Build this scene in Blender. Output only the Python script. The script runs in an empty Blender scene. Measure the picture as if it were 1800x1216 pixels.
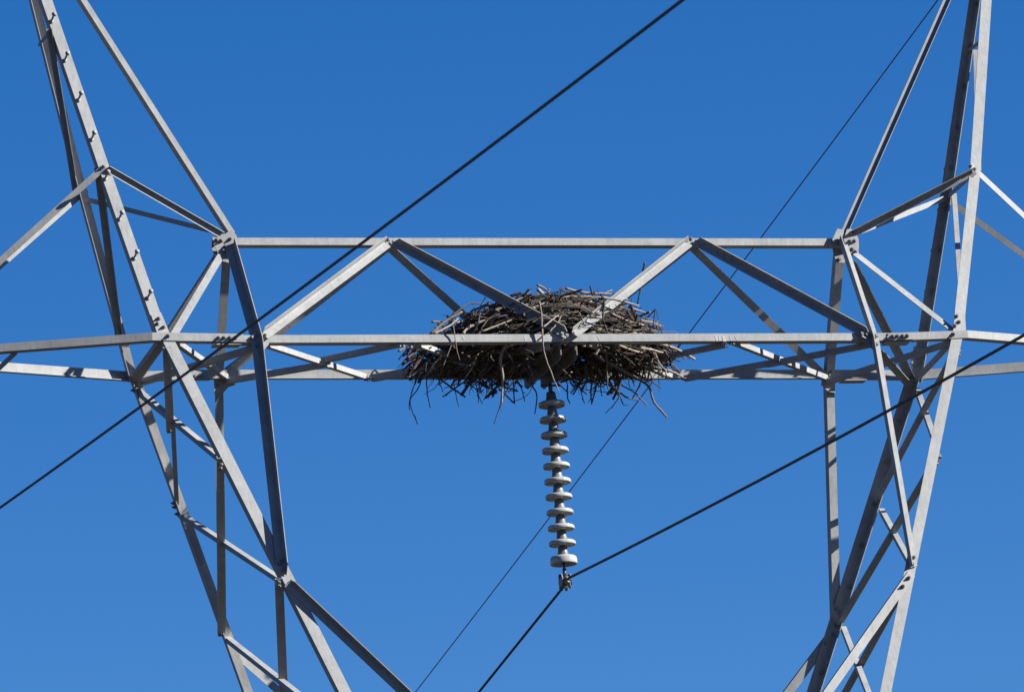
import bpy, math, random
from mathutils import Vector as V, Matrix, Quaternion
R = math.radians
SC = bpy.context.scene
COL = SC.collection
Z0 = 16.9                                   # height of the bridge's bottom chords above the ground

# ------------------------------------------------------------------ camera
CAM = V((-17.9829, -59.5585, -15.1104 + Z0))
YAW, PIT, ROL, FPX = 0.2881, 0.2403, -0.0751, 12383.2
FW = V((math.sin(YAW) * math.cos(PIT), math.cos(YAW) * math.cos(PIT), math.sin(PIT)))
_r = V((math.cos(YAW), -math.sin(YAW), 0)); _u = _r.cross(FW)
RX = _r * math.cos(ROL) + _u * math.sin(ROL); UP = _u * math.cos(ROL) - _r * math.sin(ROL)
cd = bpy.data.cameras.new('camera'); co = bpy.data.objects.new('camera', cd); COL.objects.link(co)
m = Matrix.Identity(4)
for i in range(3):
    m[i][0], m[i][1], m[i][2], m[i][3] = RX[i], UP[i], -FW[i], CAM[i]
co.matrix_world = m
cd.sensor_width = 36; cd.lens = FPX / 1800 * 36; cd.clip_start = 1; cd.clip_end = 6000
cd.dof.use_dof = True; cd.dof.focus_distance = 64.0; cd.dof.aperture_fstop = 9
SC.camera = co

# ------------------------------------------------------------------ light
SUN_AZ, SUN_EL = 61.5, 30.0                 # azimuth measured from -y (towards the viewer) round to +x
S = V((math.sin(R(SUN_AZ)) * math.cos(R(SUN_EL)), -math.cos(R(SUN_AZ)) * math.cos(R(SUN_EL)), math.sin(R(SUN_EL))))
w = bpy.data.worlds.new('World'); SC.world = w; w.use_nodes = True
nt = w.node_tree; nt.nodes.clear()
sky = nt.nodes.new('ShaderNodeTexSky'); sky.sky_type = 'NISHITA'; sky.sun_disc = False
sky.sun_elevation = R(SUN_EL); sky.sun_rotation = math.atan2(S.x, S.y)
sky.altitude = 1500; sky.air_density = 1.0; sky.dust_density = 0.0; sky.ozone_density = 3.0
hs = nt.nodes.new('ShaderNodeHueSaturation'); hs.inputs['Hue'].default_value = 0.5125; hs.inputs['Saturation'].default_value = 1.385; hs.inputs['Value'].default_value = 0.84
bg = nt.nodes.new('ShaderNodeBackground'); bg.inputs['Strength'].default_value = 0.0532
wo = nt.nodes.new('ShaderNodeOutputWorld')
nt.links.new(sky.outputs[0], hs.inputs['Color']); nt.links.new(hs.outputs[0], bg.inputs['Color']); nt.links.new(bg.outputs[0], wo.inputs['Surface'])
sl = bpy.data.lights.new('sun', 'SUN'); sl.energy = 5.0; sl.angle = R(0.53); sl.color = (1, 0.967, 0.905)
so = bpy.data.objects.new('sun', sl); COL.objects.link(so); so.location = (60, -40, 80)
so.rotation_euler = S.to_track_quat('Z', 'Y').to_euler()
SC.view_settings.view_transform = 'Standard'; SC.view_settings.look = 'None'
SC.view_settings.exposure = 1.50; SC.view_settings.gamma = 1

# ------------------------------------------------------------------ from the photo's pixels to points on known planes
def ray(px, py): return FW + RX * ((px - 900) / FPX) - UP * ((py - 608) / FPX)
def onplane(px, py, n, d):                   # n.(x,y,z-Z0) = d
    v = ray(px, py); c = V((CAM.x, CAM.y, CAM.z - Z0)); t = (d - n.dot(c)) / n.dot(v)
    return CAM + v * t
def Y(px, py, y=0.0): return onplane(px, py, V((0, 1, 0)), y)
def F(px, py, o=0.0):                        # the tower's front face, o metres proud of it
    p = onplane(px, py, V((0, 1, -0.2)), -0.683 - o)
    if p.z - Z0 > 1.642: p = onplane(px, py, V((0, 1, -0.126)), -0.3546 - 0.126 * 1.642 - o)
    return p
def B(px, py, o=0.0):                        # the tower's back face, o metres behind it
    p = onplane(px, py, V((0, 1, 0.2)), 0.683 + o)
    if p.z - Z0 > 1.642: p = onplane(px, py, V((0, 1, 0.126)), 0.3546 + 0.126 * 1.642 + o)
    return p
X_, Y_, Z_ = V((1, 0, 0)), V((0, 1, 0)), V((0, 0, 1))

# ------------------------------------------------------------------ materials
def mat(name):
    mt = bpy.data.materials.new(name); mt.use_nodes = True
    n = mt.node_tree.nodes; b = n['Principled BSDF']
    return mt, n, mt.node_tree.links, b
def node(n, t, **kw):
    o = n.new(t)
    for k, v in kw.items():
        if k in o.inputs: o.inputs[k].default_value = v
        else: setattr(o, k, v)
    return o
def ramp(n, stops):
    r = n.new('ShaderNodeValToRGB'); e = r.color_ramp.elements
    while len(e) < len(stops): e.new(0.5)
    for k, (p, c) in zip(e, stops): k.position = p; k.color = (*c, 1) if len(c) == 3 else c
    return r
def steel(name, lo, hi, rough=0.5, metal=0.15, rust=0.5):
    mt, n, L, b = mat(name)
    g = node(n, 'ShaderNodeNewGeometry'); oi = node(n, 'ShaderNodeObjectInfo')
    big = node(n, 'ShaderNodeTexNoise', Scale=3.2, Detail=6.0, Roughness=0.65)
    L.new(g.outputs['Position'], big.inputs['Vector'])
    sp = node(n, 'ShaderNodeTexVoronoi', Scale=55.0)
    L.new(g.outputs['Position'], sp.inputs['Vector'])
    mp = node(n, 'ShaderNodeMapping'); mp.inputs['Scale'].default_value = (9, 9, 2.2)
    L.new(g.outputs['Position'], mp.inputs['Vector'])
    st = node(n, 'ShaderNodeTexNoise', Scale=4.0, Detail=4.0, Roughness=0.7); L.new(mp.outputs[0], st.inputs['Vector'])
    r1 = ramp(n, [(0.30, lo), (0.72, hi)]); L.new(big.outputs[0], r1.inputs[0])
    m1 = node(n, 'ShaderNodeMix', data_type='RGBA', blend_type='OVERLAY'); m1.inputs[0].default_value = 0.05
    L.new(r1.outputs[0], m1.inputs[6]); L.new(sp.outputs['Color'], m1.inputs[7])
    bw = node(n, 'ShaderNodeRGBToBW'); L.new(sp.outputs['Color'], bw.inputs[0]); L.new(bw.outputs[0], m1.inputs[7])
    r2 = ramp(n, [(0.30, (0.80, 0.795, 0.785)), (0.52, (1, 1, 1)), (0.75, (1.06, 1.06, 1.06))]); L.new(st.outputs[0], r2.inputs[0])
    m2 = node(n, 'ShaderNodeMix', data_type='RGBA', blend_type='MULTIPLY'); m2.inputs[0].default_value = 0.9
    L.new(m1.outputs[2], m2.inputs[6]); L.new(r2.outputs[0], m2.inputs[7])
    vr = node(n, 'ShaderNodeMapRange'); vr.inputs[3].default_value = 0.93; vr.inputs[4].default_value = 1.09
    L.new(oi.outputs['Random'], vr.inputs[0])
    m3 = node(n, 'ShaderNodeMix', data_type='RGBA', blend_type='MULTIPLY'); m3.inputs[0].default_value = 1.0
    L.new(m2.outputs[2], m3.inputs[6]); L.new(vr.outputs[0], m3.inputs[7])
    rn = node(n, 'ShaderNodeTexNoise', Scale=17.0, Detail=5.0, Roughness=0.75); L.new(g.outputs['Position'], rn.inputs['Vector'])
    rr = ramp(n, [(0.69, (0, 0, 0)), (0.77, (rust, rust, rust))]); L.new(rn.outputs[0], rr.inputs[0])
    m4 = node(n, 'ShaderNodeMix', data_type='RGBA'); m4.inputs[7].default_value = (0.20, 0.13, 0.085, 1)
    L.new(rr.outputs[0], m4.inputs[0]); L.new(m3.outputs[2], m4.inputs[6])
    L.new(m4.outputs[2], b.inputs['Base Color'])
    b.inputs['Metallic'].default_value = metal; b.inputs['Specular IOR Level'].default_value = 0.3
    rm = node(n, 'ShaderNodeMapRange'); rm.inputs[3].default_value = rough - 0.1; rm.inputs[4].default_value = rough + 0.15
    L.new(big.outputs[0], rm.inputs[0]); L.new(rm.outputs[0], b.inputs['Roughness'])
    return mt
GALV = steel('galvanized_steel', (0.190, 0.193, 0.192), (0.268, 0.270, 0.268), rough=0.6, metal=0.0, rust=0.55)
BOLT = steel('weathered_bolt_steel', (0.13, 0.127, 0.123), (0.20, 0.196, 0.192), rough=0.5, metal=0.1, rust=0.4)
HANG = steel('dark_hanger_steel', (0.105, 0.097, 0.088), (0.17, 0.162, 0.152), rough=0.7, metal=0.0, rust=0.15)  # darker, browner tone than the other tower members
DARKM = steel('dark_fitting_steel', (0.05, 0.052, 0.054), (0.09, 0.092, 0.095), rough=0.45, metal=0.2, rust=0.7)
CAPM = steel('insulator_cap_steel', (0.085, 0.088, 0.092), (0.125, 0.13, 0.135), rough=0.45, metal=0.1, rust=0.3)
def porcelain():
    mt, n, L, b = mat('grey_porcelain')
    g = node(n, 'ShaderNodeNewGeometry')
    nz = node(n, 'ShaderNodeTexNoise', Scale=26.0, Detail=5.0, Roughness=0.7); L.new(g.outputs['Position'], nz.inputs['Vector'])
    r = ramp(n, [(0.28, (0.17, 0.165, 0.14)), (0.42, (0.275, 0.28, 0.272)), (0.7, (0.32, 0.325, 0.318))]); L.new(nz.outputs[0], r.inputs[0])
    L.new(r.outputs[0], b.inputs['Base Color']); b.inputs['Roughness'].default_value = 0.14
    return mt
PORC = porcelain()
def wire_mat():
    mt, n, L, b = mat('weathered_conductor')
    g = node(n, 'ShaderNodeNewGeometry')
    nz = node(n, 'ShaderNodeTexNoise', Scale=8.0, Detail=4.0); L.new(g.outputs['Position'], nz.inputs['Vector'])
    r = ramp(n, [(0.3, (0.055, 0.042, 0.039)), (0.7, (0.092, 0.072, 0.067))]); L.new(nz.outputs[0], r.inputs[0])
    L.new(r.outputs[0], b.inputs['Base Color']); b.inputs['Roughness'].default_value = 0.7; b.inputs['Specular IOR Level'].default_value = 0.2
    return mt
WIRE = wire_mat()
EARTH = WIRE.copy(); EARTH.name = 'weathered_earth_wire'
for k in EARTH.node_tree.nodes['Color Ramp'].color_ramp.elements: k.color = [c * 1.25 for c in k.color[:3]] + [1]
def bark(name, cols):
    mt, n, L, b = mat(name)
    g = node(n, 'ShaderNodeNewGeometry'); oi = node(n, 'ShaderNodeObjectInfo')
    ad = node(n, 'ShaderNodeMath', operation='ADD'); L.new(g.outputs['Random Per Island'], ad.inputs[0]); L.new(oi.outputs['Random'], ad.inputs[1])
    fr = node(n, 'ShaderNodeMath', operation='FRACT'); L.new(ad.outputs[0], fr.inputs[0])
    r = ramp(n, [(i / (len(cols) - 1), c) for i, c in enumerate(cols)]); L.new(fr.outputs[0], r.inputs[0])
    nz = node(n, 'ShaderNodeTexNoise', Scale=45.0, Detail=5.0, Roughness=0.7); L.new(g.outputs['Position'], nz.inputs['Vector'])
    r2 = ramp(n, [(0.3, (0.5, 0.48, 0.46)), (0.55, (1, 1, 1)), (0.75, (1.25, 1.22, 1.18))]); L.new(nz.outputs[0], r2.inputs[0])
    mx = node(n, 'ShaderNodeMix', data_type='RGBA', blend_type='MULTIPLY'); mx.inputs[0].default_value = 1
    L.new(r.outputs[0], mx.inputs[6]); L.new(r2.outputs[0], mx.inputs[7]); L.new(mx.outputs[2], b.inputs['Base Color'])
    b.inputs['Roughness'].default_value = 0.85
    bp = node(n, 'ShaderNodeBump', Strength=0.5, Distance=0.004); L.new(nz.outputs[0], bp.inputs['Height']); L.new(bp.outputs[0], b.inputs['Normal'])
    return mt
BARK = bark('weathered_stick_bark', [(0.015, 0.0112, 0.0085), (0.064, 0.044, 0.031), (0.028, 0.0205, 0.0155), (0.135, 0.112, 0.091), (0.042, 0.029, 0.021), (0.021, 0.0155, 0.012), (0.20, 0.174, 0.148), (0.020, 0.015, 0.0115), (0.085, 0.062, 0.046), (0.030, 0.0225, 0.0175), (0.055, 0.034, 0.023), (0.022, 0.0165, 0.013)])
PALE = bark('bleached_stick_bark', [(0.235, 0.203, 0.172), (0.17, 0.142, 0.115), (0.27, 0.24, 0.21)])
TAN = bark('bare_tan_stick', [(0.14, 0.098, 0.066), (0.10, 0.07, 0.048), (0.165, 0.122, 0.086)])
GREY = bark('dark_grey_stick_bark', [(0.035, 0.027, 0.021), (0.065, 0.049, 0.037), (0.05, 0.037, 0.027)])
def ground_mat():
    mt, n, L, b = mat('dry_grass')
    g = node(n, 'ShaderNodeNewGeometry')
    nz = node(n, 'ShaderNodeTexNoise', Scale=0.35, Detail=8.0, Roughness=0.7); L.new(g.outputs['Position'], nz.inputs['Vector'])
    r = ramp(n, [(0.3, (0.016, 0.012, 0.007)), (0.7, (0.032, 0.023, 0.014))]); L.new(nz.outputs[0], r.inputs[0])
    L.new(r.outputs[0], b.inputs['Base Color']); b.inputs['Roughness'].default_value = 0.95
    return mt

def screen_mat():  # dark green for the added ring that screens the low sky
    mt, n, L, b = mat('horizon_screen_green')
    g = node(n, 'ShaderNodeNewGeometry')
    nz = node(n, 'ShaderNodeTexNoise', Scale=0.08, Detail=8.0, Roughness=0.75); L.new(g.outputs['Position'], nz.inputs['Vector'])
    r = ramp(n, [(0.3, (0.018, 0.020, 0.010)), (0.7, (0.05, 0.048, 0.024))]); L.new(nz.outputs[0], r.inputs[0])
    L.new(r.outputs[0], b.inputs['Base Color']); b.inputs['Roughness'].default_value = 1.0
    return mt

# ------------------------------------------------------------------ object helpers
def link(name, verts, faces, mt, parent=None, smooth=False):
    c = V((0, 0, 0))
    for v in verts: c += v
    c /= len(verts)
    me = bpy.data.meshes.new(name); me.from_pydata([tuple(v - c) for v in verts], [], faces); me.materials.append(mt)
    if smooth:
        for p in me.polygons: p.use_smooth = True
    me.update()
    o = bpy.data.objects.new(name, me); COL.objects.link(o); o['wl'] = list(c)
    place(o, c, parent); return o
def place(o, c, parent=None):
    if parent is not None:
        o.parent = parent; o.location = c - V(parent['wl'])
    else: o.location = c
def thing(name, label, cat, loc, group=None):
    o = bpy.data.objects.new(name, None); COL.objects.link(o); o.location = loc; o['wl'] = list(loc)
    o.empty_display_size = 0.2
    tag(o, label, cat, group); return o
def tag(o, label, cat, group=None):
    o['label'] = label; o['category'] = cat
    if group: o['group'] = group

def ang(name, parent, pts, a, b, wa, wb=None, t=0.008, cut=(0, 0), cutb=(0, 0), mt=None):
    """steel angle along pts (its heel); flange A spreads along a, flange B along b; cut slants A's ends, cutb B's"""
    wb = wb or wa; f = 0.006
    prof = [(0, 0), (wa, 0), (wa, t), (t + f, t), (t, t + f), (t, wb), (0, wb)]
    vs, fs = [], []; n = len(pts); k = len(prof)
    for i, p in enumerate(pts):
        d0 = (pts[i] - pts[i - 1]).normalized() if i else None
        d1 = (pts[i + 1] - pts[i]).normalized() if i < n - 1 else None
        d = ((d0 or d1) + (d1 or d0)).normalized()
        aa = (a - d * a.dot(d)).normalized(); bb = b - d * b.dot(d); bb = (bb - aa * bb.dot(aa)).normalized()
        for (x, y) in prof:
            s = 0
            if i == 0: s = cut[0] * x / wa + cutb[0] * y / wb
            if i == n - 1: s = -cut[1] * x / wa - cutb[1] * y / wb
            vs.append(p + aa * x + bb * y + d * s)
    for i in range(n - 1):
        for j in range(k):
            q = (j + 1) % k; fs.append((i * k + j, i * k + q, (i + 1) * k + q, (i + 1) * k + j))
    fs.append(tuple(range(k))[::-1]); fs.append(tuple((n - 1) * k + j for j in range(k)))
    return link(name, vs, fs, mt or GALV, parent)
def plate(name, parent, pts, t=0.01, d=None, mt=None):
    """flat plate with outline pts, thickened by t along d"""
    nrm = (pts[1] - pts[0]).cross(pts[2] - pts[0]).normalized()
    if d is None: d = Y_
    if nrm.dot(d) < 0: nrm = -nrm
    k = len(pts); vs = list(pts) + [p + nrm * t for p in pts]
    fs = [tuple(range(k)), tuple(range(2 * k - 1, k - 1, -1))] + [(i, k + i, k + (i + 1) % k, (i + 1) % k) for i in range(k)]
    return link(name, vs, fs, mt or GALV, parent)
def tube_geo(pts, rad, sides=8, vs=None, fs=None, cap=True):
    vs = [] if vs is None else vs; fs = [] if fs is None else fs
    base = len(vs); n = len(pts); up = V((0.31, 0.2, 0.93)).normalized()
    for i, p in enumerate(pts):
        d = (pts[min(i + 1, n - 1)] - pts[max(i - 1, 0)]).normalized()
        x = d.cross(up)
        if x.length < 1e-3: x = d.cross(X_)
        x.normalize(); y = d.cross(x); r = rad[i] if isinstance(rad, (list, tuple)) else rad
        for k in range(sides):
            t = 2 * math.pi * k / sides; vs.append(p + x * (r * math.cos(t)) + y * (r * math.sin(t)))
    for i in range(n - 1):
        for k in range(sides):
            q = (k + 1) % sides; fs.append((base + i * sides + k, base + i * sides + q, base + (i + 1) * sides + q, base + (i + 1) * sides + k))
    if cap:
        fs.append(tuple(base + k for k in range(sides))[::-1]); fs.append(tuple(base + (n - 1) * sides + k for k in range(sides)))
    return vs, fs
def lathe_geo(prof, c, ax=Z_, seg=40, vs=None, fs=None):
    vs = [] if vs is None else vs; fs = [] if fs is None else fs; base = len(vs)
    x = ax.orthogonal().normalized(); y = ax.cross(x); k = len(prof)
    for i in range(seg):
        t = 2 * math.pi * i / seg; e = x * math.cos(t) + y * math.sin(t)
        for (r, z) in prof: vs.append(c + e * r + ax * z)
    for i in range(seg):
        q = (i + 1) % seg
        for j in range(k - 1): fs.append((base + i * k + j, base + q * k + j, base + q * k + j + 1, base + i * k + j + 1))
    return vs, fs
# shared meshes of the bolts
def mesh(name, vs, fs, mt):
    me = bpy.data.meshes.new(name); me.from_pydata([tuple(v) for v in vs], [], fs); me.materials.append(mt); me.update(); return me
def bolt_mesh(r, h, stub):
    O = V((0, 0, 0)); vs, fs = lathe_geo([(0, 0.0), (r * 1.25, 0.0), (r * 1.25, 0.003), (r, 0.003), (r * 1.0, 0.003 + h * 0.85), (r * 0.86, 0.003 + h), (0.0, 0.003 + h)], O, Z_, 6)
    if stub: lathe_geo([(r * 0.55, h), (r * 0.55, h + stub), (r * 0.4, h + stub + 0.002), (0, h + stub + 0.002)], O, Z_, 8, vs, fs)
    return mesh('bolt', vs, fs, BOLT)
NUT = bolt_mesh(0.0165, 0.016, 0.016); HEAD = bolt_mesh(0.0165, 0.012, 0)
O_ = V((0, 0, 0))
_v, _f = lathe_geo([(0, -0.004), (0.021, -0.004), (0.021, 0.010), (0.0095, 0.012), (0.0095, 0.118), (0.014, 0.121)] +
                   [(0.0225 * math.sin(R(a)), 0.142 - 0.0225 * math.cos(R(a))) for a in range(35, 181, 20)] + [(0, 0.1645)], O_, Z_, 14)
STEP = mesh('step_bolt', _v, _f, GALV)
for p in STEP.polygons: p.use_smooth = True
def bolt(parent, p, nrm, me=None, name='bolt'):
    o = bpy.data.objects.new('bolt_head' if me is HEAD else name, me or NUT); COL.objects.link(o); o['wl'] = list(p)
    o.rotation_mode = 'QUATERNION'; o.rotation_quaternion = nrm.to_track_quat('Z', 'Y') @ Quaternion((0, 0, 1), random.random() * 1.05)
    place(o, p, parent); return o
random.seed(7)

# ------------------------------------------------------------------ ground, and an added ring round the horizon
g = 2500.0
gr = link('ground', [V((-g, -g, 0)), V((g, -g, 0)), V((g, g, 0)), V((-g, g, 0))], [(0, 1, 2, 3)], ground_mat()); gr['kind'] = 'structure'
_n, _v, _f = 96, [], []
for _i in range(_n):
    _a = 2 * math.pi * _i / _n; _h = 1 + 0.16 * math.sin(5 * _a + 1) + 0.12 * math.sin(11 * _a) + 0.07 * math.sin(23 * _a + 2)
    for _d, _z in ((520, -1), (640, 38), (760, 74), (900, 82), (1200, -1)): _v.append(V((_d * math.cos(_a), _d * math.sin(_a), _z * _h if _z > 0 else _z)))
for _i in range(_n):
    for _k in range(4): _q = (_i + 1) % _n; _f.append((_i * 5 + _k, _q * 5 + _k, _q * 5 + _k + 1, _i * 5 + _k + 1))
scr = link('horizon_screen', _v, _f, screen_mat(), smooth=True); scr['kind'] = 'structure'  # unseen ring, added to block the bright sky low on the horizon

# ------------------------------------------------------------------ the lattice tower
T = thing('transmission_tower', 'galvanized steel lattice transmission tower carrying the stick nest in its bridge', 'pylon', V((0, 0, 0)))
FN = V((0, -0.98, 0.196)); BN = V((0, -0.98, -0.196))       # normals towards the viewer of the front face and of the inside of the back face
def down(p, q, z):                                          # continue a line to height z (above the bridge level)
    d = q - p; return q + d * ((z + Z0 - q.z) / d.z)
ZW = -5.6
def lower(p, q, sx, sy):
    w_ = down(p, q, ZW); return [p, q, w_, V((sx * 3.3, sy * 3.3, 0.02))]
# main legs
fl_up = ang('leg', T, [Y(7, -192, -0.012), F(175.5, 300), F(279, 597)], X_, Y_, 0.097, t=0.007)
fl_lo = ang('leg', T, lower(F(282.5, 592, 0.011), F(596.6, 1216, 0.011), -1, -1), X_, Y_, 0.103, 0.09, t=0.009)
bl_up = ang('leg', T, [Y(2, -192, 0.012), B(125.5, 300), B(226, 672)], X_, -Y_, 0.090, 0.082, t=0.007)
bl_lo = ang('leg', T, lower(B(226.5, 664, 0.011), B(425.5, 1216, 0.011), -1, 1), X_, -Y_, 0.096, 0.085, t=0.008)
fr_up = ang('leg', T, [Y(1755, -178, -0.012), F(1723.5, 300), F(1692, 597)], -X_, Y_, 0.100)
fr_lo = ang('leg', T, lower(F(1692, 592, 0.011), F(1566.5, 1216, 0.011), 1, -1), -X_, Y_, 0.099, t=0.009)
br_up = ang('leg', T, [Y(1745, -178, 0.012), B(1675.5, 300), B(1616, 672)], -X_, -Y_, 0.088, 0.08, t=0.007)
br_lo = ang('leg', T, lower(B(1613, 662, 0.011), B(1437.5, 1216, 0.011), 1, 1), -X_, -Y_, 0.105, 0.09, t=0.007)
# inner legs of the fork
ifl = ang('inner_leg', T, [Y(410.5, 430, -0.05), F(459, 603, 0.024), F(504, 1010, 0.024)], -X_, -Y_, 0.087, 0.088, t=0.006, cut=(0, 0.02), cutb=(0, 0.08))
ifr = ang('inner_leg', T, [Y(1474, 424, -0.05), F(1531.5, 599, 0.024), F(1599, 998, 0.024)], X_, -Y_, 0.074, 0.082, t=0.007, cut=(0, 0.02))
ibl = ang('inner_leg', T, [Y(407, 430, 0.05), B(392.5, 665, 0.024), B(398, 1118, 0.024)], -X_, Y_, 0.078, 0.07)
ibr = ang('inner_leg', T, [Y(1472, 430, 0.05), B(1452.5, 665, 0.024), B(1465, 1098, 0.024)], X_, Y_, 0.076, 0.098)
# earth-wire peaks: a pair of angles back to back from the top chord to the peak
for s, (ax, ay, bx, by) in ((1, (18.6, -188, 403, 414)), (-1, (1749.5, -178, 1486, 418))):
    ang('peak_member', T, [Y(ax, ay, -0.006), Y(bx, by, -0.006)], X_ * s, -Y_, 0.062, 0.038, t=0.006)
    ang('peak_member', T, [Y(ax, ay, 0.012), Y(bx, by, 0.012)], X_ * s, Y_, 0.062, 0.070, t=0.006)
# chords of the bridge and of the arms
YF, YB = -0.695, 0.695
tc = ang('top_chord', T, [Y(398, 430.5, -0.02), Y(1486, 431.5, -0.02)], Z_, Y_, 0.067, 0.115)
fc = ang('bottom_chord', T, [Y(378, 602.5, YF), Y(1602, 598, YF)], Z_, Y_, 0.070, 0.115)
bc = ang('bottom_chord', T, [Y(330, 667.5, YB), Y(1545, 667, YB)], Z_, -Y_, 0.093, 0.055, t=0.006)
al_f = ang('arm_chord', T, [Y(428, 600.5, YF - 0.01), Y(268, 598, YF - 0.01), Y(-214, 634, -0.03)], Z_, Y_, 0.072, 0.10)
al_b = ang('arm_chord', T, [Y(368, 669, YB + 0.01), Y(226, 671, YB + 0.01), Y(-214, 639.5, 0.03)], Z_, -Y_, 0.096, 0.05, t=0.006)
ar_f = ang('arm_chord', T, [Y(1562, 598.5, YF - 0.01), Y(1702, 593.5, YF - 0.01), Y(2092, 625, -0.03)], Z_, Y_, 0.070, 0.10)
ar_b = ang('arm_chord', T, [Y(1480, 668, YB + 0.01), Y(1606, 669, YB + 0.01), Y(2092, 632, 0.03)], Z_, -Y_, 0.098, 0.045, t=0.006)
ang('arm_brace', T, [Y(27, 614, -0.29), Y(-30, 668, 0.2)], -Z_, X_, 0.05)
# arm hangers, from the legs down to the tips of the arms
ang('arm_hanger', T, [F(180, 289, 0.012), Y(-205, 637, -0.03)], V((-.4, 0, -1)), Y_, 0.058, 0.05)
ang('arm_hanger', T, [B(150, 330, 0.012), Y(-205, 643.5, 0.03)], V((-.4, 0, -1)), Y_, 0.048)
ang('arm_hanger', T, [F(1708, 287, 0.012), Y(2085, 641, -0.03)], V((.4, 0, -1)), Y_, 0.055)
ang('arm_hanger', T, [B(1672, 349, 0.012), Y(2085, 650, 0.03)], V((.4, 0, -1)), Y_, 0.055)
# struts between leg joint and top-chord end
ang('peak_strut', T, [F(190, 294, 0.02), Y(391, 410, -0.05)], -Z_, -Y_, 0.054, 0.040, t=0.005)
ang('peak_strut', T, [B(150, 346, -0.012), Y(382, 404, 0.05)], -Z_, Y_, 0.044, t=0.005)
ang('peak_strut', T, [F(1712, 298, 0.02), Y(1492, 411, -0.05)], -Z_, -Y_, 0.055, 0.082, t=0.005)
ang('peak_strut', T, [B(1668, 341, -0.012), Y(1500, 407, 0.05)], -Z_, Y_, 0.048, t=0.005)
# knee braces
ang('knee_brace', T, [Y(383, 446, -0.08), F(296, 592, -0.012)], V((.7, -.42, -.59)), Y_, 0.066, 0.05)
ang('knee_brace', T, [Y(377, 446, 0.06), B(236, 664, 0.0)], X_, -Y_, 0.07, 0.05)
ang('knee_brace', T, [Y(1507, 443, -0.08), F(1683, 581, -0.012)], V((-.7, -.42, -.59)), Y_, 0.064, 0.05)
ang('knee_brace', T, [Y(1503, 458, 0.06), B(1606, 660, 0.0)], -X_, -Y_, 0.078, 0.06)
# diagonals of the bridge, two in front and two behind at each apex
def diag(p, q, side, sx, w=0.076, cut=(0, 0), cutb=(0, 0), wbf=0.9):
    d = (q - p).normalized(); nrm = V((0, -0.846, 0.533)) if side < 0 else V((0, 0.846, 0.533))
    a = d.cross(nrm); a = a if a.z < 0 else -a
    return ang('diagonal_brace', T, [p, q], a, nrm, w, w * wbf, t=0.006, cut=cut, cutb=cutb)
d1 = diag(Y(459, 588, YF - 0.022), Y(677, 425, -0.04), -1, 1, 0.078, cut=(0, 0.02), cutb=(0.03, 0))
d2 = diag(Y(692, 425, -0.04), Y(1000, 588, YF - 0.022), -1, -1, 0.070, cutb=(0.05, 0.06), wbf=1.05)
d3 = diag(Y(1004, 585, YF - 0.022), Y(1207, 424, -0.04), -1, 1, 0.076, cut=(0, 0.02))
d4 = diag(Y(1222, 423, -0.04), Y(1530, 590, YF - 0.022), -1, -1, 0.070, cutb=(0.05, 0.06), wbf=1.05)
diag(Y(393, 654, YB + 0.02), Y(684, 426, 0.06), 1, 1, 0.07)
diag(Y(684, 426, 0.06), Y(928, 648, YB + 0.02), 1, -1, 0.07)
diag(Y(930, 647, YB + 0.02), Y(1214, 424, 0.06), 1, 1, 0.07)
diag(Y(1214, 423, 0.06), Y(1450, 652, YB + 0.02), 1, -1, 0.07)
# plan bracing between the two bottom chords
def plan(p, q, w=0.05, dz=0.0, wb=None): return ang('plan_brace', T, [p + Z_ * dz, q + Z_ * dz], Z_, Y_, w, wb or w, t=0.006)
yf, yb = YF + 0.03, YB - 0.03
plan(Y(462, 606, yf), Y(645, 666, yb)); plan(Y(398, 671, yb), Y(575, 641.5, 0.07), 0.052, -0.012); plan(Y(563, 636, 0.09), Y(700, 607, yf), 0.052, -0.010)
plan(Y(728, 606, yf), Y(905, 667, yb)); plan(Y(652, 667, yb), Y(966, 610, yf), 0.06, -0.012)
plan(Y(1040, 607, yf), Y(1190, 667, yb)); plan(Y(960, 671, yb), Y(1275, 607, yf), 0.05, -0.012)
plan(Y(1290, 603, yf), Y(1456, 668, yb)); plan(Y(1202, 667, yb), Y(1375, 636, 0.07), 0.052, -0.012); plan(Y(1345, 643, 0.09), Y(1532, 607, yf), 0.052, -0.010)
plan(Y(312, 604, yf), Y(402, 667, yb)); plan(Y(246, 674, yb), Y(447, 613, yf), 0.056, -0.012)
plan(Y(1672, 603, yf), Y(1446, 675, yb), 0.05, -0.012); ang('plan_brace', T, [Y(1541, 617, yf), Y(1590, 672, yb)], -Z_, -Y_, 0.036, 0.06, t=0.006)
st1 = ang('cross_strut', T, [Y(279, 602, YF + 0.02), Y(228, 672, YB)], X_, Z_, 0.085, 0.05)
ang('cross_strut', T, [Y(1668, 608, YF + 0.02), Y(1607, 673, YB)], X_, Z_, 0.03, 0.045)
# bracing of the outer faces of the fork, down the legs: rising and falling members
def back_to_front(p, q, wa=0.045, wb=0.058):
    p, q = p - (CAM - p).normalized() * 0.03, q - (CAM - q).normalized() * 0.03
    return ang('side_brace', T, [p, q], V((0, 0.3, -1)), X_, wa, wb, t=0.006)
def nearer(p, k): return p + (CAM - p).normalized() * k
def front_to_back(p, q, wb=0.066, wa=0.035):
    p, q = nearer(p, 0.03), nearer(q, 0.03)
    return ang('side_brace', T, [p, q], V((0, 1, 0.6)), X_, wa, wb, t=0.006)
back_to_front(B(236, 682, -0.01), F(381, 801, -0.02))
back_to_front(B(313, 900, -0.01), F(492, 1018, -0.02))
back_to_front(B(393, 1117, -0.01), F(544, 1236, -0.02))
sb1 = front_to_back(F(287, 612, -0.02), Y(294, 762, 0.1)); front_to_back(Y(301, 742, 0.09), B(308, 888, -0.01), 0.036, 0.03)
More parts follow.
